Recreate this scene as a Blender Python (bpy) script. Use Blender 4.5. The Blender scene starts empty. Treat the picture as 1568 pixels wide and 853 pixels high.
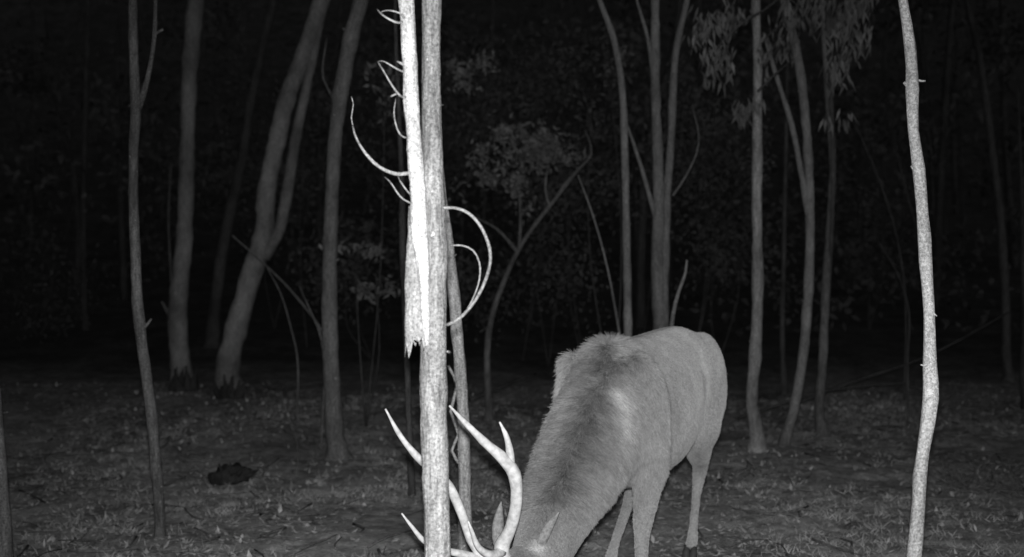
import bpy, math, random
import numpy as np
from mathutils import Vector, noise, Matrix
random.seed(7); np.random.seed(7)
R=random.random
def U(a,b): return a+(b-a)*random.random()
scene=bpy.context.scene
CAMH=1.3; F=1681.0
# site survey: bearing / elevation readings taken from the trail camera + measured distance -> metres
def S(bx,ey,d): return Vector(((bx-784)/F*d, d, CAMH-(ey-480)/F*d))
def g0(y):
    if y<5: return 0.0
    if y<13: return 0.0072*(y-5)**2
    if y<22: return 0.4608+0.115*(y-13)
    if y<80: return 0.4608+0.115*(y-13)+0.0075*(y-22)**2
    return 0.4608+0.115*67+0.0075*58**2+0.3*(y-80)
def ground(x,y):
    b=0.05*noise.noise(Vector((x*.6,y*.6,1.3)))+0.026*noise.noise(Vector((x*2.3,y*2.3,4.1)))+0.018*noise.noise(Vector((x*7,y*7,9.1)))
    far=max(0,y-16)*0.03+max(0,abs(x)-6)*.02
    return g0(y)+b+far*(noise.noise(Vector((x*.09,y*.09,0)))+.5*noise.noise(Vector((x*.5,y*.5,3))))

# ---------------------------------------------------------------- materials
def newmat(name):
    m=bpy.data.materials.new(name); m.use_nodes=True
    nt=m.node_tree; b=nt.nodes['Principled BSDF']
    b.inputs['Specular IOR Level'].default_value=0.15
    return m,nt,b
def ramp(nt,stops):
    r=nt.nodes.new('ShaderNodeValToRGB'); e=r.color_ramp.elements
    while len(e)<len(stops): e.new(0.5)
    for i,(p,c) in enumerate(stops):
        e[i].position=p; e[i].color=(c,c,c,1)
    return r
def noise_node(nt,coord,scale,detail=4,rough=.6,mapping=None):
    n=nt.nodes.new('ShaderNodeTexNoise'); n.inputs['Scale'].default_value=scale
    n.inputs['Detail'].default_value=detail; n.inputs['Roughness'].default_value=rough
    if mapping:
        mp=nt.nodes.new('ShaderNodeMapping'); mp.inputs['Scale'].default_value=mapping
        nt.links.new(coord,mp.inputs['Vector']); nt.links.new(mp.outputs[0],n.inputs['Vector'])
    else: nt.links.new(coord,n.inputs['Vector'])
    return n
def mul(nt,a,b,mode='MULTIPLY'):
    m=nt.nodes.new('ShaderNodeMix'); m.data_type='RGBA'; m.blend_type=mode; m.inputs[0].default_value=1
    nt.links.new(a,m.inputs[6]); nt.links.new(b,m.inputs[7]); return m.outputs[2]
def bark(name,a,fs=60,vs=(1,1,.18),spk=0.0,contrast=.5,low=.5):
    m,nt,b=newmat(name); tc=nt.nodes.new('ShaderNodeTexCoord').outputs['Object']
    n1=noise_node(nt,tc,fs,5,.7,vs); r1=ramp(nt,[(.3,a*(1-contrast)),(.7,a*(1+contrast*.8))]); nt.links.new(n1.outputs[0],r1.inputs[0])
    n2=noise_node(nt,tc,3,4,.65,(1,1,.6)); r2=ramp(nt,[(.32,low),(.68,1.3)]); nt.links.new(n2.outputs[0],r2.inputs[0])
    col=mul(nt,r1.outputs[0],r2.outputs[0])
    n3=noise_node(nt,tc,110,3,.8); r3=ramp(nt,[(.35,.5),(.65,1.5)]); nt.links.new(n3.outputs[0],r3.inputs[0])
    col=mul(nt,col,r3.outputs[0])
    if spk>0:
        n4=noise_node(nt,tc,55,2,.5,(1,1,.7)); r4=ramp(nt,[(.68,0),(.74,spk)]); nt.links.new(n4.outputs[0],r4.inputs[0])
        col=mul(nt,col,r4.outputs[0],'LIGHTEN')
    nt.links.new(col,b.inputs['Base Color']); b.inputs['Roughness'].default_value=.85
    bp=nt.nodes.new('ShaderNodeBump'); bp.inputs['Strength'].default_value=.6; bp.inputs['Distance'].default_value=.012
    nt.links.new(n1.outputs[0],bp.inputs['Height']); nt.links.new(bp.outputs[0],b.inputs['Normal'])
    return m
M_grey=bark('bark_grey',.12)
M_mid=bark('bark_mid',.17,spk=.3,contrast=.35)
M_pale=bark('bark_pale',.46,fs=45,vs=(1,1,.8),spk=.8,contrast=.3,low=.75)
M_main=bark('bark_main',.27,fs=70,vs=(1,1,.12),spk=.6,contrast=.6,low=.6)
M_dark=bark('bark_dark',.06)
M_wood=bark('bare_wood',.60,fs=50,vs=(1,1,.06),contrast=.28,low=.6)
M_slab=bark('peeling_bark',.34,fs=60,vs=(1,1,.15),contrast=.35,low=.75)
M_twig=bark('twig_wood',.40,contrast=.2)
def simple(name,a,rough=.7,var=.3,scale=30,trans=False):
    m,nt,b=newmat(name); tc=nt.nodes.new('ShaderNodeTexCoord').outputs['Object']
    n=noise_node(nt,tc,scale,3); r=ramp(nt,[(.3,a*(1-var)),(.7,a*(1+var))]); nt.links.new(n.outputs[0],r.inputs[0])
    nt.links.new(r.outputs[0],b.inputs['Base Color']); b.inputs['Roughness'].default_value=rough
    return m
M_leaf=simple('leaf',.115,.7,.55,5)
M_leafu=simple('leaf_understorey',.11,.7,.55,5)
M_leafd=simple('leaf_dark',.065,.8,.7,2)
M_litter=simple('litter',.33,.9,.6,12)
M_grass=simple('grass_blade',.32,.9,.5,5)
M_antler=simple('antler_bone',.50,.45,.3,40)
M_hoof=simple('hoof_horn',.05,.5,.2)
M_eye=simple('eye_dark',.02,.1,.1)
m,nt,b=newmat('forest_floor'); tc=nt.nodes.new('ShaderNodeTexCoord').outputs['Object']
n1=noise_node(nt,tc,1.3,6,.7); r1=ramp(nt,[(.34,.26),(.5,.44),(.66,.66)]); nt.links.new(n1.outputs[0],r1.inputs[0])
n2=noise_node(nt,tc,8,7,.85); r2=ramp(nt,[(.35,.4),(.65,1.45)]); nt.links.new(n2.outputs[0],r2.inputs[0])
c=mul(nt,r1.outputs[0],r2.outputs[0]); 
# floor colour darkens with distance beyond the clearing
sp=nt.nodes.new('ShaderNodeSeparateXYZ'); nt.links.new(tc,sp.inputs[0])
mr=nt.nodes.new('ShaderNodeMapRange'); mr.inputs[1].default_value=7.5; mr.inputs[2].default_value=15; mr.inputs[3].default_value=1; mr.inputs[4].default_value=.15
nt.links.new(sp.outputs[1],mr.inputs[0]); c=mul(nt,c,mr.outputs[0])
nt.links.new(c,b.inputs['Base Color']); b.inputs['Roughness'].default_value=.95
bp=nt.nodes.new('ShaderNodeBump'); bp.inputs['Strength'].default_value=1; bp.inputs['Distance'].default_value=.06
nt.links.new(n2.outputs[0],bp.inputs['Height']); nt.links.new(bp.outputs[0],b.inputs['Normal'])
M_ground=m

# ---------------------------------------------------------------- mesh builder
def catmull(pts,rad,step):
    P=[];Q=[]
    n=len(pts)
    T=[(pts[min(i+1,n-1)]-pts[i]).normalized()+(pts[i]-pts[max(i-1,0)]).normalized() for i in range(n)]
    T=[t.normalized() if t.length>1e-6 else Vector((0,0,1)) for t in T]
    for i in range(n-1):
        p1=pts[i];p2=pts[i+1]; L=(p2-p1).length; m1=T[i]*L; m2=T[i+1]*L
        k=max(2,int(L/step))
        for j in range(k):
            t=j/k; t2=t*t; t3=t2*t
            P.append(p1*(2*t3-3*t2+1)+m1*(t3-2*t2+t)+p2*(3*t2-2*t3)+m2*(t3-t2)); Q.append(rad[i]+(rad[i+1]-rad[i])*(3*t2-2*t3))
    P.append(pts[-1]);Q.append(rad[-1])
    return P,Q
class MB:
    def __init__(s): s.v=[];s.f=[]
    def tube(s,pts,rad,sides=10,step=.08,rough=.0,seed=0,ell=None):
        pts=[Vector(p) for p in pts]
        P,Q=catmull(pts,rad,step)
        base=len(s.v); up=Vector((.31,.2,.93)); t0=(P[1]-P[0]).normalized()
        if abs(t0.dot(up))>.95: up=Vector((1,0,0))
        u=t0.cross(up).normalized()
        for i,(p,r) in enumerate(zip(P,Q)):
            t=(P[min(i+1,len(P)-1)]-P[max(i-1,0)])
            if t.length<1e-7: t=t0
            t.normalize(); u=(u-t*u.dot(t)).normalized(); w=t.cross(u)
            for k in range(sides):
                a=2*math.pi*k/sides
                d=u*math.cos(a)+w*math.sin(a)
                rr=r
                if rough: 
                    q=p*9+d*1.2+Vector((seed*3.1,0,0)); rr=r*(1+rough*noise.noise(q)+rough*.8*noise.noise(Vector((p.x*2,p.y*2,p.z*5+seed)))+rough*.5*noise.noise(q*4))
                s.v.append(p+d*rr)
        n=len(P)
        for i in range(n-1):
            for k in range(sides):
                a=base+i*sides+k; b2=base+i*sides+(k+1)%sides
                s.f.append((a,b2,b2+sides,a+sides))
        s.f.append(tuple(base+k for k in reversed(range(sides))))
        s.f.append(tuple(base+(n-1)*sides+k for k in range(sides)))
    def leaf(s,p,d,wd,L,Wd):
        d=d.normalized(); w=d.cross(wd)
        if w.length<1e-4: w=Vector((1,0,0))
        w.normalize(); nn=d.cross(w)
        b0=len(s.v)
        s.v+= [p, p+d*L*.35+w*Wd+nn*Wd*.4, p+d*L+nn*L*.1, p+d*L*.35-w*Wd+nn*Wd*.4]
        s.f+= [(b0,b0+1,b0+2,b0+3)]
    def build(s,name,mat,parent=None,smooth=True):
        me=bpy.data.meshes.new(name); me.from_pydata([tuple(v) for v in s.v],[],s.f); me.update()
        if smooth: me.polygons.foreach_set('use_smooth',[True]*len(me.polygons))
        me.materials.append(mat)
        o=bpy.data.objects.new(name,me); scene.collection.objects.link(o)
        if parent: o.parent=parent
        return o
def rv():
    while True:
        v=Vector((U(-1,1),U(-1,1),U(-1,1)))
        if .05<v.length<1: return v.normalized()
def clump(mb,c,rx,ry,rz,n,L=.09,W_=.013,droop=1.0,subs=7,spread=.3):
    cs=[]
    for _ in range(subs):
        v=rv()*R()**.5; cs.append(Vector((c.x+rx*v.x,c.y+ry*v.y,c.z+rz*v.z)))
    for i in range(n):
        q=cs[min(subs-1,int(subs*R()**1.4))]
        p=q+Vector((random.gauss(0,rx*spread),random.gauss(0,ry*spread),random.gauss(0,rz*spread)))
        d=rv()+Vector((0,0,-droop)); mb.leaf(p,d,rv(),L*U(.6,1.2),W_*U(.7,1.2))
    return cs

# ---------------------------------------------------------------- ground
def axis(lo,hi,dl,dh,step,grow=1.1):
    a=[dl]; 
    while a[-1]<dh: a.append(a[-1]+step)
    st=step
    while a[-1]<hi: st*=grow; a.append(a[-1]+st)
    st=step; l=[dl]
    while l[-1]>lo: st*=grow; l.append(l[-1]-st)
    return sorted(set(l[1:]+a))
xs=axis(-160,160,-5.5,5.5,.045); ys=axis(-20,220,3,13,.045)
mb=MB()
for y in ys:
    for x in xs: mb.v.append((x,y,ground(x,y)))
nx=len(xs)
for j in range(len(ys)-1):
    for i in range(nx-1):
        a=j*nx+i; mb.f.append((a,a+1,a+1+nx,a+nx))
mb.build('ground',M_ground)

# ---------------------------------------------------------------- trees
def px(w,d): return w*.5*d/F
def trunk(mb,pl,d,sides=12,rough=.12,seed=0,toground=True,extra=2.5,flare=1.5,lean=0,step=.07):
    pts=[];rad=[]
    for i,(x,y,w) in enumerate(pl):
        dd=d+lean*(i/max(1,len(pl)-1)-1)
        pts.append(S(x,y,dd)); rad.append(px(w,dd))
    if toground:
        b=pts[-1]; gz=ground(b.x,b.y)
        if b.z-gz>.12:
            p=Vector((b.x+.02,b.y,gz+.06)); pts.append(p); rad.append(rad[-1]*1.12)
        q=pts[-1].copy(); q.z=gz-.08; 
        rad[-1]*=1.1; pts.append(q); rad.append(rad[-1]*flare)
    if extra>0:
        t=(pts[0]-pts[1]).normalized(); t2=(t+Vector((0,0,.6))).normalized()
        pts=[pts[0]+t*extra*.4+t2*extra*.6+Vector((U(-.2,.2),U(-.2,.2),0)),pts[0]+t*extra*.4]+pts
        rad=[rad[0]*.35,rad[0]*.75]+rad
    pts.reverse();rad.reverse()
    mb.tube(pts,rad,sides,step,rough,seed)
    return pts
def crown(top,parent,n=500,r=1.0,mat=None):
    mb=MB(); lim=MB()
    cs=clump(mb,top+Vector((0,0,r*.2)),r,r,r*.7,n,.13,.02,1.0,9,.28)
    for c in cs: lim.tube([top-Vector((0,0,r*.9)),(top+c)/2+rv()*.1,c],[.03,.018,.006],6,.2)
    mb.build('foliage',M_leaf,parent,False); lim.build('limbs',M_grey,parent)
def stubs(mb,pts,rad,n,L=.03):
    for _ in range(n):
        i=random.randrange(1,len(pts)-2); t=R(); p=pts[i].lerp(pts[i+1],t)
        d=rv(); d.y*=.5; d=(d+Vector((0,0,.5))).normalized()
        mb.tube([p,p+d*(rad+L)],[rad*.35,rad*.15],6,.05)
def gum(pl,d,mat,forks=(),seed=0,sides=12,rough=.17,crownr=.9,extra=2.4,flare=1.5,nst=5,leaves=None,name='gum_tree'):
    mb=MB(); pts=trunk(mb,pl,d,sides,rough,seed,True,extra,flare)
    for f in forks:
        fp=[S(x,y,d) for x,y,w in f]; fr=[px(w,d) for x,y,w in f]
        if f[0][1]<=5:
            t=(fp[0]-fp[1]).normalized(); fp=[fp[0]+t*1.0]+fp; fr=[fr[0]*.5]+fr
        mb.tube(fp,fr,10,.07,rough,seed+5)
    stubs(mb,pts,px(pl[0][2],d)*.9,nst)
    o=mb.build(name,mat)
    if crownr: crown(pts[-1],o,420,crownr)
    return o
gum([(203,0,13),(205,100,14),(208,160,15),(204,250,14),(207,380,16),(212,480,17),(225,580,17),(236,680,17),(245,800,15)],6.3,bark('bark_l',.11,spk=.25),
    forks=[[(238,0,6),(236,60,7),(226,120,8),(212,165,11)],[(250,45,4),(244,48,4),(238,52,5)],[(232,488,3),(226,496,5),(216,505,8)]],seed=1,crownr=.6,extra=1.6,flare=1.2)
gum([(300,0,24),(291,100,24),(287,200,24),(285,300,23),(279,400,25),(272,480,28),(277,560,30)],13,M_mid,seed=2,sides=14,flare=1.3,
    forks=[[(248,462,4),(258,480,6),(272,510,12)]])
gum([(492,0,26),(467,80,27),(440,150,27),(421,230,27),(408,300,29),(404,360,31),(385,420,32),(362,500,34),(348,575,36)],12.6,bark('bark_big',.19,spk=.3,contrast=.35),
    forks=[[(497,0,12),(470,130,15),(455,200,16),(440,290,18),(428,350,18),(404,395,20)]],seed=3,sides=14,flare=1.3)
gum([(412,30,13),(385,150,14),(370,250,15),(347,350,17),(332,450,18),(325,520,20)],16,M_dark,seed=4,crownr=1.0)
gum([(552,0,24),(535,70,24),(524,130,24),(513,220,22),(508,300,21),(505,400,23),(505,500,24),(509,600,26),(514,670,30)],9.1,bark('bark_m',.13,spk=.3,contrast=.4),seed=5,sides=14,nst=8,flare=1.7)
gum([(918,0,8),(940,60,10),(952,130,11),(957,250,11),(960,400,12),(962,520,13),(965,640,15)],9.2,M_mid,seed=6,crownr=.7)
gum([(1003,0,13),(1004,150,15),(1009,300,19),(1007,400,20),(1010,495,22),(1012,640,26)],9.6,M_mid,
    forks=[[(1052,0,9),(1035,80,11),(1028,200,12),(1022,300,12),(1018,400,14),(1016,500,16)],[(975,0,4),(992,60,6),(1003,130,9)],[(960,190,4),(980,250,6),(1003,330,8)]],seed=7)
gum([(1157,0,13),(1160,100,14),(1159,300,15),(1160,450,17),(1156,550,18),(1151,620,19),(1160,670,21)],9.2,bark('bark_r1',.22,spk=.4),seed=8,nst=8)
gum([(1200,0,11),(1222,90,14),(1235,200,14),(1240,320,14),(1239,420,15),(1230,540,15),(1215,630,16),(1201,678,17)],9.4,M_mid,
    forks=[[(1172,60,5),(1190,120,7),(1212,190,8),(1226,260,9),(1238,330,10)]],seed=9)
gum([(1262,60,8),(1268,150,10),(1275,250,10),(1270,350,11),(1264,450,13),(1260,550,14),(1255,640,15)],10.2,M_grey,seed=10)
gum([(1205,120,5),(1203,250,6),(1200,400,7),(1198,540,8)],12.5,M_dark,seed=11,crownr=.6)
gum([(1382,0,14),(1389,40,15),(1396,100,16),(1397,140,20),(1399,200,17),(1407,260,19),(1412,330,18),(1417,400,20),(1423,480,18),(1424,560,20),(1425,610,22),(1413,690,21),(1406,770,21),(1399,860,22),(1394,960,24)],4.25,M_pale,
    seed=12,sides=16,rough=.24,crownr=.5,extra=1.6,nst=10,flare=1.2,
    forks=[[(1417,124,2.5),(1410,124,3),(1398,121,4)],[(1384,126,4),(1390,132,6),(1396,142,8)],[(1395,254,3),(1400,260,6),(1406,266,8)]])
gum([(1480,0,9),(1500,90,10),(1518,220,11),(1533,350,12),(1540,470,13),(1542,560,14)],13.2,M_dark,seed=13)
gum([(1568,455,9),(1569,520,10),(1567,590,11)],11.5,M_dark,seed=15,crownr=0,extra=2.2,name='sapling')
gum([(-14,560,22),(-6,650,22),(0,740,22),(6,850,24)],5.6,bark('bark_l2',.16),seed=16,crownr=.5,extra=2.5)
gum([(135,0,7),(132,140,8),(128,300,8),(130,480,9)],18,M_dark,seed=17,crownr=.8)
d=10.8
o=gum([(890,255,4),(850,305,6),(800,372,7),(772,430,8),(752,490,9),(746,545,10)],d,M_grey,
   forks=[[(795,290,4),(797,340,5),(795,378,6)],[(720,330,3),(760,350,4),(792,385,6)],[(905,240,2),(870,275,4),(850,305,5)],[(840,250,2),(835,290,3),(842,318,4)]],seed=18,crownr=0,extra=.4,nst=4,name='understorey_tree')
lf=MB()
for (x,y,rx,rz,n) in [(790,225,.38,.22,480),(750,270,.2,.16,180),(800,262,.2,.2,230),(775,200,.18,.10,120),(830,215,.2,.15,190),(855,240,.25,.12,130),(735,235,.15,.1,70),(722,112,.2,.13,190),(745,100,.1,.08,60),(700,105,.1,.05,40),(690,300,.25,.3,50),(800,300,.15,.15,70)]:
    c=S(x,y,d+U(-.35,.35)); clump(lf,c,rx,.4,rz,n,.075,.015,.4,8,.25)
lf.build('foliage',M_leafu,o,False)
o=MB(); lf=MB(); d=8.6
lims=[[(1230,-60),(1190,0),(1130,40),(1090,80)],[(1160,140),(1180,120),(1215,90)],[(1260,-40),(1280,20),(1290,70)],[(1240,-60),(1220,10),(1170,60)],[(1330,-50),(1310,10),(1300,60)]]
for l in lims: o.tube([S(x,y,d) for x,y in l],[.010]*(len(l)-1)+[.004],6,.1)
o.tube([S(1268,-60,d+.8),S(1262,-150,d+.5),S(1240,-60,d)],[.03,.03,.01],6,.1)
o.tube([S(1256,640,10.3),S(1275,300,10.1),S(1268,0,9.6),S(1268,-60,d+.8)],[.02,.02,.025,.03],8,.15)
for (x,y,rx,rz,n) in [(1085,50,.14,.18,120),(1100,98,.1,.14,90),(1070,30,.1,.12,50),(1145,168,.13,.06,80),(1190,65,.16,.18,90),(1270,20,.2,.2,130),(1298,50,.15,.22,150),(1280,105,.1,.12,60),(1120,10,.2,.12,80),(1225,10,.2,.12,80),(1285,175,.06,.08,20),(1310,0,.2,.1,70)]:
    c=S(x,y,d+U(-.4,.4)); clump(lf,c,rx,.3,rz,n,.12,.012,1.8,8,.28)
t=o.build('gum_tree',M_dark); lf.build('foliage',M_leaf,t,False)
def shrub(cx,cy,d,lst,mat=M_leafd,name='shrub'):
    o=MB(); b=S(cx,cy,d); b.z=ground(b.x,b.y)-.03; lf=MB()
    for (x,y,rx,rz,n) in lst:
        dd=d+U(-.3,.3); c=S(x,y,dd)
        cs=clump(lf,c,rx,rx,rz,n,.08,.016,.6,8,.25)
        o.tube([b,b.lerp(c,.5)+rv()*.2,c],[.010,.007,.003],6,.15)
        for q in cs[:4]: o.tube([c.lerp(b,.12),q.lerp(c,.5)+rv()*.05,q],[.004,.003,.002],5,.2)
    t=o.build(name,M_dark); lf.build('foliage',mat,t,False)
shrub(560,600,10.5,[(545,380,.22,.10,130),(575,440,.2,.1,110),(590,130,.4,.3,150)],simple('leaf_mid',.12,.7,.6,3))
shrub(940,600,11.5,[(932,90,.25,.25,90),(905,160,.3,.3,70)])
for (x,y,d,k) in [(60,420,17,1.4),(420,300,18,1.7),(640,250,15,1.5),(840,380,14.5,1.5),(1330,330,18,1.6),(980,200,15,1.6),(800,150,15,1.3),(570,380,15,1.2),(690,150,15,1.4),(900,300,13.5,1.2),(1060,250,14,1.2),(700,420,14,.9),(470,200,16,1.4),(1100,420,14.5,1.1)]:
    shrub(x,600,d,[(x+U(-40,40),y+U(-60,60),k*.7,k*.6,650) for _ in range(2)])
def thin(pl,d,w,mat=M_grey,name='sapling',base=True):
    o=MB(); pts=[S(x,y,d) for x,y in pl]
    if base:
        q=pts[-1].copy(); q.z=ground(q.x,q.y)-.03; pts.append(q)
    n=len(pts); r=[px(w,d)*(.45+.55*i/(n-1)) for i in range(n)]
    o.tube(pts,r,7,.08,.1,U(0,9)); return o.build(name,mat)
thin([(885,268),(908,330),(930,410),(945,490),(952,540)],9.8,4.5,M_mid)
thin([(1052,398),(1049,420),(1038,450),(1028,500)],8.2,8,M_mid)
thin([(408,408),(430,450),(445,500),(455,545)],11,4)
thin([(458,438),(475,475),(492,520)],9.6,4)
thin([(355,360),(400,400),(450,450),(500,525)],11.5,5)
thin([(262,250),(258,340),(262,430)],14,4)
thin([(1300,170),(1340,260),(1370,350),(1385,440)],12,4,M_dark)
thin([(1360,180),(1390,300),(1420,420)],13.5,4,M_dark)
thin([(1345,370),(1375,420),(1392,480),(1390,540)],10.5,4,M_dark)
thin([(500,60),(495,120),(510,150)],10,4,base=False,name='branch')
thin([(1060,160),(1070,220),(1050,270),(1030,300)],9.7,4,base=False,name='branch')
thin([(430,600),(440,640),(455,680)],8.2,1.8,name='plant_stem')
o=MB()
for i in range(48):
    y=U(17,45); x=U(-.6,.6)*y; z=ground(x,y)
    r=U(.02,.10); h=U(6,11); l=Vector((U(-.8,.8),U(-.5,.5),0))
    o.tube([Vector((x,y,z-.1)),Vector((x,y,z+h*.35))+l*.3+rv()*.15,Vector((x,y,z+h*.7))+l+rv()*.3,Vector((x,y,z+h))+l*1.6],[r,r*.8,r*.55,r*.2],7,.5,.1,i)
    for k in range(3):
        t=U(.3,.8); p=Vector((x,y,z+h*t))+l*t*1.3; q=p+Vector((U(-1,1),U(-.6,.6),U(.2,1.2)))
        o.tube([p,p.lerp(q,.5)+Vector((0,0,-.1)),q],[r*.3,r*.2,.006],5,.3)
t=o.build('distant_trees',M_dark)
lf=MB()
for i in range(170):
    y=U(17,40); x=U(-.6,.6)*y; z=ground(x,y)+U(.3,8)
    clump(lf,Vector((x,y,z)),U(.6,1.5),.8,U(.5,1.2),150,.2,.05,.6,6,.3)
lf.build('foliage',M_leafd,t,False)

# ---------------------------------------------------------------- central twin tree
o=MB(); d=3.42
trunk(o,[(661,0,29),(660,80,29),(660,150,30),(662,230,31),(663,300,37),(664,400,42),(664,500,41),(664,600,42),(666,700,41),(668,780,40),(670,853,38),(672,960,42),(673,1060,48)],d,24,.15,21,True,1.8,1.3,step=.02)
for (x,y) in [(665,160),(688,540),(650,620),(684,690),(655,745)]:
    p=S(x,y,d-.03); o.tube([p+Vector((0,.03,0)),p+Vector((U(-.006,.006),-.004,.004))],[.006,.003],7,.02)
main=o.build('gum_tree',M_main)
st=MB(); d2=3.37
pl=[(622,0,22),(627,80,22),(630,160,22),(636,240,24),(640,300,26),(642,360,26),(648,410,22),(651,470,15),(654,530,7)]
pts=[S(x,y,d2) for x,y,w in pl]; rad=[px(w,d2) for x,y,w in pl]
t=(pts[0]-pts[1]).normalized(); pts=[pts[0]+t*1.2]+pts; rad=[rad[0]*.5]+rad
st.tube(pts,rad,20,.02,.22,31); st.build('bare_stem',M_wood,main)
sl=MB(); N=12; rows=36
for j in range(rows):
    t=j/(rows-1); y=315+t*(535-315); xl=627-6*min(1,t*2); xr=640+14*t
    for i in range(N):
        s=i/(N-1); x=xl+(xr-xl)*s
        yy=y
        if j==rows-1: yy=y+[12,-8,14,2,-14,-4,-16,-6,-18,2,-10,-20][i]
        elif j==rows-2: yy=y+[4,-6,4,0,-10,-3,-12,-6,-14,0,-8,-14][i]
        bulge=.018*math.sin(s*math.pi)+.006*noise.noise(Vector((s*3,t*9,2)))
        sl.v.append(S(x+1.2*noise.noise(Vector((0,t*8,s))),yy,d2+.02-bulge))
for j in range(rows-1):
    for i in range(N-1):
        a=j*N+i; sl.f.append((a,a+1,a+1+N,a+N))
so=sl.build('peeling_bark',M_slab,main); md=so.modifiers.new('t','SOLIDIFY'); md.thickness=.004
tw=MB()
def twig(l,w0,w1,dd=0,bow=.06):
    n=len(l); P=[S(x,y,d2+dd-bow*math.sin(math.pi*i/(n-1))) for i,(x,y) in enumerate(l)]
    tw.tube(P,[px(w0+(w1-w0)*i/(n-1),d2) for i in range(n)],8,.015,.2,U(0,9))
twig([(628,265),(605,266),(580,255),(560,235),(545,210),(540,192)],6,2.5)
twig([(676,318),(700,319),(722,330),(742,358),(751,395),(742,432),(722,468),(700,490),(684,498)],4.5,5,.05,.1)
twig([(690,376),(708,376),(725,384),(734,402),(734,428),(722,462),(708,486)],2.5,2.5,.07,.05)
twig([(626,150),(612,146),(600,130),(588,110),(578,94)],4,2)
twig([(622,112),(605,104),(590,95),(578,94)],3,1.5)
twig([(620,33),(605,34),(590,26),(577,14)],4,2)
twig([(622,32),(612,20),(596,16),(580,20)],3,1.5)
twig([(628,212),(612,205),(604,180),(606,150)],3,2)
twig([(630,312),(612,300),(600,282),(588,270)],3,1.5)
twig([(630,300),(618,285),(608,268)],2.5,1.5)
twig([(620,100),(608,94)],5,3,0,.0)
twig([(610,142),(598,148)],4,2,0,0)
twig([(541,195),(538,180),(541,160),(538,148)],2.2,1.2,.1,0)
tw.build('twigs',M_twig,main)
gum([(662,60,8),(668,180,9),(678,300,12),(688,370,14),(693,430,17),(700,510,18),(707,600,18),(711,700,19),(712,780,20),(713,825,24)],5.9,bark('bark_back',.34,spk=.6,low=.7),seed=33,crownr=.5,extra=2,nst=12,rough=.25,flare=1.6,
    forks=[[(686,560,4),(700,590,5),(690,630,5),(702,665,5),(692,690,4),(708,715,5)],[(690,350,4),(689,372,4),(694,400,5)]])
gum([(612,200,7),(616,300,9),(616,360,11),(618,420,10),(622,520,9),(626,640,9)],7.5,M_dark,seed=34,crownr=0,extra=1.8,name='sapling')

# ---------------------------------------------------------------- deer
H=Vector((.91,5.98,0)); fw=Vector((-.438,-.899,0)); lf_=Vector((.899,-.438,0))
def B(s,u,z): return H+fw*s+lf_*u+Vector((0,0,z))
D=MB()
def loft(rings,sides=28):
    b0=len(D.v)
    for c,sv,uv,hw,hh in rings:
        for k in range(sides):
            a=2*math.pi*k/sides; ca,sa=math.cos(a),math.sin(a)
            ca=math.copysign(abs(ca)**.88,ca); sa2=math.copysign(abs(sa)**.92,sa)
            narrow=1-.14*max(0,sa)**2
            D.v.append(c+sv*hw*ca*narrow+uv*hh*sa2)
    n=len(rings)
    for i in range(n-1):
        for k in range(sides):
            a=b0+i*sides+k; b=b0+i*sides+(k+1)%sides
            D.f.append((a,b,b+sides,a+sides))
    D.f.append(tuple(b0+k for k in reversed(range(sides)))); D.f.append(tuple(b0+(n-1)*sides+k for k in range(sides)))
Z=Vector((0,0,1))
loft([(B(s,0,cz),lf_,Z,hw,hh) for s,cz,hw,hh in [(-.30,.93,.03,.05),(-.27,.93,.10,.13),(-.2,.935,.16,.205),(-.1,.935,.20,.27),(.1,.92,.22,.31),(.3,.88,.225,.335),(.5,.85,.258,.345),(.7,.835,.268,.345),(.88,.825,.24,.345),(1.03,.84,.205,.345),(1.15,.83,.175,.33),(1.28,.79,.145,.27),(1.38,.77,.11,.19),(1.43,.76,.04,.07)]])
def ellipsoid(c,ax,ay,az,r):
    b0=len(D.v); nu,nv=16,10
    D.v.append(c+az*r[2])
    for i in range(1,nv):
        th=math.pi*i/nv
        for k in range(nu):
            a=2*math.pi*k/nu
            D.v.append(c+ax*r[0]*math.sin(th)*math.cos(a)+ay*r[1]*math.sin(th)*math.sin(a)+az*r[2]*math.cos(th))
    D.v.append(c-az*r[2]); last=len(D.v)-1
    for k in range(nu):
        D.f.append((b0,b0+1+k,b0+1+(k+1)%nu)); D.f.append((last,b0+1+(nv-2)*nu+(k+1)%nu,b0+1+(nv-2)*nu+k))
    for i in range(nv-2):
        for k in range(nu):
            a=b0+1+i*nu+k; b=b0+1+i*nu+(k+1)%nu; D.f.append((a,a+nu,b+nu,b))
for sg in (1,-1):
    ellipsoid(B(1.08,.145*sg,.85),(fw-Z*.25).normalized(),lf_,(Z+fw*.25).normalized(),(.13,.135 if sg>0 else .08,.28))   # shoulder
    ellipsoid(B(.0,.12*sg,.90),fw,lf_,Z,(.24,.13,.30))     # haunch
    ellipsoid(B(.10,.15*sg,.74),(fw+Z*.4).normalized(),lf_,(Z-fw*.4).normalized(),(.14,.09,.2))
def limb(l,rad): D.tube(l,rad,16,.04)
limb([B(1.08,.17,.80),B(1.04,.18,.62),B(1.05,.175,.48),B(1.07,.165,.36),B(1.07,.16,.30),B(1.07,.155,.16),B(1.08,.15,.09),B(1.11,.15,.04)],[.11,.088,.058,.047,.037,.029,.034,.034])
limb([B(1.12,-.13,.80),B(1.10,-.145,.62),B(1.16,-.14,.48),B(1.24,-.13,.36),B(1.25,-.13,.30),B(1.25,-.13,.16),B(1.26,-.13,.09),B(1.29,-.13,.04)],[.11,.085,.055,.043,.036,.029,.034,.034])
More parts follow.
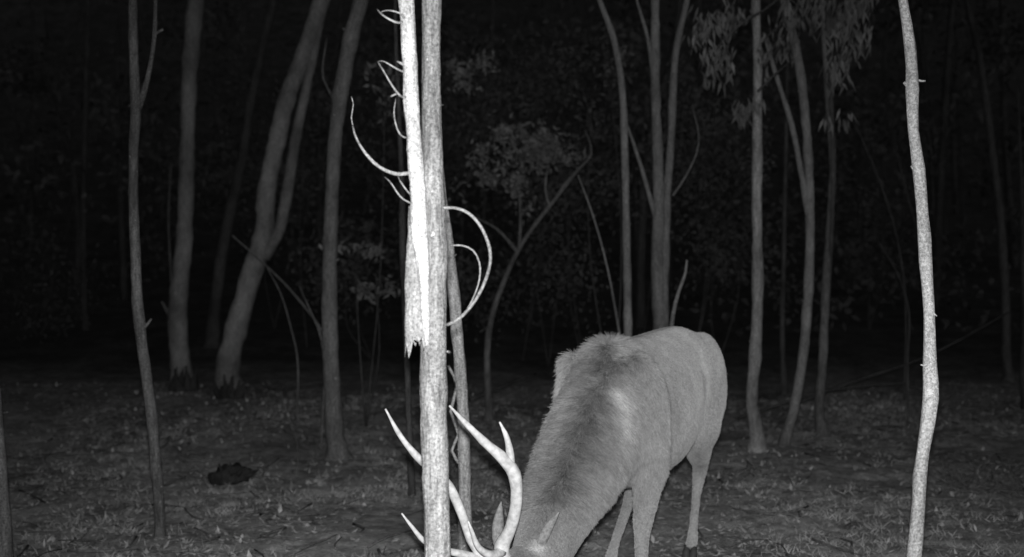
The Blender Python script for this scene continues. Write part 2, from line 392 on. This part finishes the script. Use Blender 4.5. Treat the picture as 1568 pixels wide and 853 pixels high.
limb([B(.0,.12,.9),B(.12,.15,.70),B(.08,.13,.58),B(-.03,.11,.47),B(-.04,.10,.42),B(.0,.095,.30),B(.03,.09,.16),B(.05,.09,.09),B(.09,.09,.04)],[.14,.11,.072,.042,.036,.025,.024,.032,.034])
limb([B(.1,-.12,.9),B(.34,-.15,.68),B(.38,-.14,.56),B(.38,-.13,.46),B(.40,-.125,.41),B(.50,-.13,.28),B(.62,-.14,.15),B(.67,-.14,.09),B(.71,-.14,.04)],[.14,.11,.075,.045,.038,.027,.025,.032,.034])
limb([B(-.27,0,1.08),B(-.34,0,.98),B(-.36,0,.84),B(-.35,0,.74)],[.045,.05,.05,.02])
NK=[(B(.95,.06,.87),.20,.27),(B(1.12,.06,.84),.185,.28),(S(908,668,4.80),.18,.23),(S(882,722,4.64),.165,.195),(S(859,775,4.46),.142,.165),(S(836,826,4.30),.12,.135),(S(815,862,4.18),.09,.10)]
rings=[]
for i,(c,hw,hh) in enumerate(NK):
    t=(NK[min(i+1,6)][0]-NK[max(i-1,0)][0]).normalized()
    sv=(lf_-t*lf_.dot(t)).normalized(); uv=sv.cross(t); uv=uv if uv.z>0 else -uv
    rings.append((c,sv,uv,hw*.97,hh*.97))
loft(rings)
Hd=[(S(822,848,4.22),.07,.08),(S(802,862,4.14),.085,.09),(S(788,885,4.08),.083,.095),(S(776,915,4.02),.07,.085),(S(764,950,3.97),.05,.06),(S(754,985,3.93),.045,.05),(S(748,1005,3.90),.042,.042),(S(745,1013,3.89),.02,.02)]
hax=(Hd[5][0]-Hd[1][0]).normalized()
hs=Vector((.8,.45,.12)); hs=(hs-hax*hs.dot(hax)).normalized()
hu=hs.cross(hax); hu=-hu if hu.y>0 else hu
rings=[(c,hs,hu,hw,hh) for c,hw,hh in Hd]; loft(rings,20)
deer_raw=D.build('deer_raw',M_hoof)
md=deer_raw.modifiers.new('r','REMESH'); md.mode='VOXEL'; md.voxel_size=.013
md=deer_raw.modifiers.new('s','SMOOTH'); md.factor=.5; md.iterations=10
dg=bpy.context.evaluated_depsgraph_get(); me=bpy.data.meshes.new_from_object(deer_raw.evaluated_get(dg))
bpy.data.objects.remove(deer_raw)
me.name='deer'; me.materials.clear()
deer=bpy.data.objects.new('sambar_deer_stag',me); scene.collection.objects.link(deer)
me.polygons.foreach_set('use_smooth',[True]*len(me.polygons))
nv=len(me.vertices); co=np.empty(nv*3); me.vertices.foreach_get('co',co); co=co.reshape(-1,3)
def blob(P,c,r): 
    dd=((P-np.array(c))**2).sum(1); return np.exp(-dd/(r*r))
def seg(P,a,b,r):
    a=np.array(a);b=np.array(b);ab=b-a; t=np.clip(((P-a)@ab)/(ab@ab),0,1)[:,None]
    return np.exp(-((P-(a+t*ab))**2).sum(1)/(r*r))
def coatval(P):
    v=np.full(len(P),.205)
    s=(P-np.array(H))@np.array(fw)
    v+= .22*seg(P,S(938,605,4.74),S(942,650,4.70),.045)      # pale shoulder patch
    v-= .09*seg(P,S(912,570,4.88),S(898,660,4.62),.075)
    v-= .06*seg(P,S(890,700,4.5),S(850,760,4.35),.08)
    v+= .09*seg(P,S(868,590,5.0),S(835,690,4.8),.08)
    v-= .10*seg(P,S(1008,585,5.0),S(1018,700,5.0),.045)        # shade of the crease behind shoulder, darkened into the coat
    v-= .07*seg(P,S(955,660,4.75),S(940,720,4.75),.03)        # crease shade painted at the point of shoulder
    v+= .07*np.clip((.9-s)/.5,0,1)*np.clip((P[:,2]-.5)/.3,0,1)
    v-= .14*seg(P,B(.30,.24,1.05),B(.28,.26,.6),.03)          # flank fold drawn as shade in the coat colour
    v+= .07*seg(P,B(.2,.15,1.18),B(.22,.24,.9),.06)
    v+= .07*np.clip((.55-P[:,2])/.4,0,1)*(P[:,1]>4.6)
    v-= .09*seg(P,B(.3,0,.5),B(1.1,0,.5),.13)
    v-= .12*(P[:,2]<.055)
    v+= .30*blob(P,S(822,838,4.12),.035)
    v*= .66+.34*np.clip((P[:,1]-4.0)/1.0,0,1)  # coat colour lowered toward the camera to offset the stronger flash
    return np.clip(v,.03,.6)
cv=coatval(co)
at=me.attributes.new('coat_tone_shade','FLOAT','POINT'); at.data.foreach_set('value',cv.astype(np.float32))
def coatmat(name,k,sh):
    m,nt,b=newmat(name); tc=nt.nodes.new('ShaderNodeTexCoord').outputs['Object']
    a=nt.nodes.new('ShaderNodeAttribute'); a.attribute_name='coat_tone_shade'
    n=noise_node(nt,tc,6,6,.75); r=ramp(nt,[(.3,.8*k),(.7,1.2*k)]); nt.links.new(n.outputs[0],r.inputs[0])
    n2=noise_node(nt,tc,100,3,.7); r2=ramp(nt,[(.3,.75),(.7,1.25)]); nt.links.new(n2.outputs[0],r2.inputs[0])
    c=mul(nt,mul(nt,a.outputs['Color'],r.outputs[0]),r2.outputs[0]); nt.links.new(c,b.inputs['Base Color']); b.inputs['Roughness'].default_value=.9
    b.inputs['Sheen Weight'].default_value=sh; b.inputs['Sheen Roughness'].default_value=.5
    return m
me.materials.append(coatmat('deer_skin',1.0,.25))
me.calc_loop_triangles(); nt_=len(me.loop_triangles)
tri=np.empty(nt_*3,dtype=np.int64); me.loop_triangles.foreach_get('vertices',tri); tri=tri.reshape(-1,3)
vn=np.empty(nv*3); me.vertex_normals.foreach_get('vector',vn); vn=vn.reshape(-1,3)
A=co[tri[:,0]];Bq=co[tri[:,1]];C=co[tri[:,2]]
cr=np.cross(Bq-A,C-A); area=.5*np.linalg.norm(cr,axis=1)
tn=cr/(np.linalg.norm(cr,axis=1,keepdims=True)+1e-12)
fac=(tn@np.array([.25,-.95,.25])); wgt=area*np.where(fac>-.2,1,.35)   # thinner coat on the far side
NH=280000
idx=np.random.choice(nt_,NH,p=wgt/wgt.sum()); r1=np.sqrt(np.random.rand(NH,1)); r2=np.random.rand(NH,1)
P=(1-r1)*A[idx]+r1*(1-r2)*Bq[idx]+r1*r2*C[idx]
Nn=(1-r1)*vn[tri[idx,0]]+r1*(1-r2)*vn[tri[idx,1]]+r1*r2*vn[tri[idx,2]]
Nn/=np.linalg.norm(Nn,axis=1,keepdims=True)
keep=P[:,2]>.07; P=P[keep];Nn=Nn[keep]; NH=len(P)
s_=(P-np.array(H))@np.array(fw)
neckm=np.clip((s_-.7)/.7,0,1)*np.clip((P[:,2]-.4)/.2,0,1); neckm=neckm*neckm*(3-2*neckm)
headm=(P[:,1]<4.28)
L=.013+.034*neckm; L=np.where(headm,.010,L); L=np.where(P[:,2]<.42,np.minimum(L,.008),L)
L+= .016*np.clip((P[:,2]-1.06)/.1,0,1)*np.clip((s_-.75)/.3,0,1)
L*=np.random.uniform(.5,1.3,NH)
# hair lies in small tufts that share a direction, length and tone
cell=np.floor(P/.020+np.random.normal(0,.22,P.shape)).astype(np.int64)
h=(cell[:,0]*73856093^cell[:,1]*19349663^cell[:,2]*83492791)%9973
tab=np.random.normal(0,1,(9973,3)); tt=np.random.uniform(.78,1.24,9973)
nd=np.array((NK[6][0]-NK[2][0]).normalized())
flow=np.tile(np.array(-fw)*.3+np.array([0,0,-1.]),(NH,1))
flow=flow*(1-neckm[:,None])+(-nd*.3+np.array([-.15,0,-.7]))*neckm[:,None]
flow-= Nn*(flow*Nn).sum(1)[:,None]; flow/=np.linalg.norm(flow,axis=1,keepdims=True)+1e-6
lift=.3+.3*neckm[:,None]
dr=flow+Nn*lift+np.random.normal(0,.13,(NH,3))+tab[h]*(.03+.17*neckm[:,None]); dr/=np.linalg.norm(dr,axis=1,keepdims=True)
p1=P-Nn*.001; p2=p1+dr*L[:,None]*.5; p3=p1+dr*L[:,None]+flow*L[:,None]*.15
pos=np.stack([p1,p2,p3],1).astype(np.float32)
hc=bpy.data.hair_curves.new('fur'); hc.add_curves([3]*NH)
hc.position_data.foreach_set('vector',pos.ravel())
ra=hc.attributes.get('radius') or hc.attributes.new('radius','FLOAT','POINT')
ra.data.foreach_set('value',np.tile(np.array([.0013,.0010,.0003],dtype=np.float32),NH))
tone=coatval(P)*np.random.uniform(.85,1.15,NH)*(1+(tt[h]-1)*(.25+.65*neckm))
ct=hc.attributes.new('coat_tone_shade','FLOAT','POINT')
ct.data.foreach_set('value',(np.repeat(tone,3)*np.tile(np.array([.8,1.0,1.15]),NH)).astype(np.float32))
hc.materials.append(coatmat('deer_fur',1.22,0))
ho=bpy.data.objects.new('fur',hc); scene.collection.objects.link(ho); ho.parent=deer
an=MB()
def ant(l,w,dd):
    n=len(l); an.tube([S(x,y,q) for (x,y),q in zip(l,dd)],[px(a,4.0) for a in w],14,.02,.14,U(0,9))
ant([(778,868),(768,842),(783,805),(791,765),(787,725),(776,708),(745,680),(715,650),(688,621)],[28,25,19,18,20,20,14,10,3],[4.10,4.06,4.02,3.98,3.94,3.92,3.88,3.84,3.80])
ant([(781,722),(781,695),(776,670),(765,646)],[15,12,8,2.5],[3.94,3.92,3.90,3.88])
ant([(769,845),(752,850),(733,838),(722,812),(717,798)],[16,14,10,6,2],[4.05,3.99,3.94,3.90,3.88])
ant([(764,872),(745,858),(725,832),(710,795),(692,752),(670,725),(645,705),(615,670),(590,626)],[24,22,17,16,16,16,13,9,3],[4.13,4.12,4.10,4.08,4.06,4.05,4.04,4.02,4.0])
ant([(672,728),(668,700),(660,672)],[13,9,3],[4.05,4.05,4.05])
ant([(746,860),(715,850),(680,842),(650,829),(632,808),(615,786)],[17,14,10,8,6,2.5],[4.12,4.08,4.04,4.0,3.98,3.96])
an.build('antlers',M_antler,deer)
M_ear=simple('ear_fur',.20,.9,.4,70)
def ear(base,tip,side,w,name):
    e=MB(); n=10; ax=(tip-base); sd=(side-ax*side.dot(ax)/ax.length_squared).normalized(); nn=ax.normalized().cross(sd)
    m=9
    for i in range(n):
        t=i/(n-1); wd=w*(math.sin(math.pi*min(1,t*.85+.15))**.8)*(1-.2*t)+.002
        if t==1: wd=.002
        for k in range(m):
            s=-1+2*k/(m-1); e.v.append(base+ax*t+sd*wd*s+nn*(wd*.75*s*s))
    for i in range(n-1):
        for k in range(m-1):
            a=i*m+k; e.f.append((a,a+1,a+1+m,a+m))
    oo=e.build(name,M_ear,deer); q=oo.modifiers.new('t','SOLIDIFY'); q.thickness=.006
ear(S(828,846,4.14),S(857,784,4.12),Vector((.8,.5,.2)),.026,'ear_left')
ear(S(766,840,4.20),S(768,768,4.24),Vector((.8,.5,.1)),.028,'ear_right')
ey=MB()
def ball(c,r):
    ey.tube([c+Vector((-r,0,0)),c+Vector((-r*.6,0,0)),c,c+Vector((r*.6,0,0)),c+Vector((r,0,0))],[r*.1,r*.8,r,r*.8,r*.1],12,.01)
c=Hd[2][0]
for sg in (1,-1): ball(c+hs*sg*.072+hu*.03,.018)
for sg in (1,-1): ball(Hd[6][0]+hs*sg*.022+hu*.03,.008)
ey.build('eyes_and_nostrils',M_eye,deer)
hf=MB()
for (s,u) in [(1.11,.15),(1.29,-.13),(.09,.09),(.71,-.14)]:
    for q in (-.019,.019):
        b_=B(s,u+q,0); gz=ground(b_.x,b_.y); b_.z=gz-.005
        hf.tube([b_+fw*.02,b_+fw*.01+Z*.03,b_-fw*.01+Z*.065-Z*0],[.024,.021,.016],10,.01)
hf.build('hooves',M_hoof,deer)

# ---------------------------------------------------------------- floor litter
lt=MB()
for i in range(90000):
    y=3+10*R()**.8; x=U(-.55,.55)*y*1.1; 
    dens=noise.noise(Vector((x*.9,y*.9,7)))
    if dens<U(-.5,.3): continue
    z=ground(x,y); dd=rv(); dd.z=abs(dd.z)*.2; lt.leaf(Vector((x,y,z+.003)),dd,Vector((U(-.3,.3),U(-.3,.3),1)),U(.02,.07),U(.006,.016))
lt.build('leaf_litter',M_litter,None,False)
gr=MB()
for i in range(8500):
    y=3.2+9*R()**.9; x=U(-.55,.55)*y*1.1
    if noise.noise(Vector((x*.7+3,y*.7,2)))<U(-.2,.4): continue
    z=ground(x,y); k2=U(.5,1.2)
    for k in range(9):
        dd=Vector((U(-1,1),U(-1,1),.6)); gr.leaf(Vector((x+U(-.05,.05),y+U(-.05,.05),z-.01)),dd,rv(),U(.03,.09)*k2,.0025)
gr.build('grass',M_grass,None,False)
sk=MB()
for i in range(700):
    y=U(3.4,13); x=U(-.55,.55)*y; a=U(0,6.28); l=U(.08,.45); r=U(.003,.009)
    p=[]
    for t in (-1,0,1):
        xx=x+math.cos(a)*l*t*.5+U(-.03,.03); yy=y+math.sin(a)*l*t*.5; p.append(Vector((xx,yy,ground(xx,yy)+r+U(0,.03))))
    sk.tube(p,[r,r*.9,r*.4],6,.08)
sk.build('fallen_twigs',M_grey)
def fallen(l,w,mat=M_grey,name='fallen_branch',lift=.03):
    o=MB(); P=[]
    for (x,y,d) in l: P.append(S(x,y,d))
    o.tube(P,[px(w,P[0].y)*(1-.6*i/(len(P)-1)) for i in range(len(P))],8,.08,.2,U(0,9)); return o.build(name,mat)
fallen([(1200,625,10.5),(1290,590,11),(1420,545,11.5),(1545,478,12)],7,M_dark)
fallen([(1130,640,10.2),(1260,600,10.6),(1400,585,11)],5,M_dark)
fallen([(720,612,11.6),(770,592,12),(820,572,12.5)],9,M_dark)
fallen([(150,600,12.8),(230,585,13),(320,592,13)],5,M_dark)
fallen([(30,752,7.6),(60,765,7.4),(85,782,7.1)],5,M_dark)
fallen([(425,790,6.9),(445,805,6.7),(470,822,6.45)],7,M_dark)
o=MB()
for i in range(60):
    c=S(1510+U(-70,60),752+U(-20,20),7.8+U(-.4,.4)); c.z=ground(c.x,c.y)+U(0,.05); q=c+Vector((U(-.35,.35),U(-.3,.3),U(0,.2)))
    o.tube([c,c.lerp(q,.5)+rv()*.04,q],[.005,.003,.002],5,.1)
o.build('brush_heap',M_mid)
# low rotting log: rough lying body plus a few broken splinters
o=MB()
c=S(354,716,8.0); c.z=ground(c.x,c.y)+.05
o.tube([c+Vector((-.13,.02,-.03)),c+Vector((-.06,0,.01)),c+Vector((.03,.02,.03)),c+Vector((.13,.04,.01))],[.06,.075,.08,.045],14,.015,.6,3)
for i in range(14):
    a=c+Vector((U(-.11,.13),U(-.06,.02),U(.0,.05))); q=a+Vector((U(-.06,.09),U(-.05,.05),U(.02,.08)))
    o.tube([a,a.lerp(q,.5)+rv()*.01,q],[.02,.014,.004],7,.02,.4,i)
o.build('rotting_log',bark('bark_rot',.03))
o=MB()
for i in range(10):
    c=S(1175+U(-18,18),738,8.2+U(-.1,.1)); c.z=ground(c.x,c.y)-.02; q=c+Vector((U(-.12,.12),U(-.1,.1),U(.0,.07)))
    o.tube([c,c.lerp(q,.5)+rv()*.03,q],[.03,.03,.008],7,.04,.5,i)
o.build('bark_debris',M_mid)
for (x,y,d) in [(277,575,12.9),(348,590,12.5)]:
    o=MB()
    for i in range(16):
        c=S(x+U(-18,18),y,d-.3+U(-.05,.05)); c.z=ground(c.x,c.y)-.03
        o.tube([c,c+Vector((U(-.08,.08),0,U(.06,.32)))],[.06,.008],6,.05,.4,i)
    o.build('bark_debris',bark('bark_char',.04))

# ---------------------------------------------------------------- light
w=bpy.data.worlds.new('World'); scene.world=w; w.use_nodes=True; nt=w.node_tree; bg=nt.nodes['Background']
sky=nt.nodes.new('ShaderNodeTexSky'); sky.sky_type='NISHITA'; sky.sun_disc=False; sky.sun_elevation=math.radians(8); sky.sun_rotation=math.radians(150)
bw=nt.nodes.new('ShaderNodeRGBToBW'); nt.links.new(sky.outputs[0],bw.inputs[0]); nt.links.new(bw.outputs[0],bg.inputs[0]); bg.inputs[1].default_value=.022
# the trail camera's own infrared flash, the only lit lamp on site
ld=bpy.data.lights.new('infrared_flash','SPOT'); ld.energy=1130; ld.spot_size=math.radians(72); ld.spot_blend=1.0; ld.shadow_soft_size=.03
lo=bpy.data.objects.new('infrared_flash',ld); lo.location=(.0,.0,CAMH+.09); lo.rotation_euler=(math.radians(84),0,math.radians(-1.5)); scene.collection.objects.link(lo)
cd=bpy.data.cameras.new('trail_camera'); cam=bpy.data.objects.new('trail_camera',cd); scene.collection.objects.link(cam)
cam.location=(0,0,CAMH); cam.rotation_euler=(math.radians(90),0,0); cd.sensor_width=36; cd.lens=36*F/1568; cd.shift_y=53.5/1568
cd.dof.use_dof=True; cd.dof.focus_distance=4.3; cd.dof.aperture_fstop=2.0
cd.clip_start=.05; cd.clip_end=1000; scene.camera=cam
scene.view_settings.view_transform='Standard'; scene.view_settings.look='None'; scene.view_settings.exposure=0
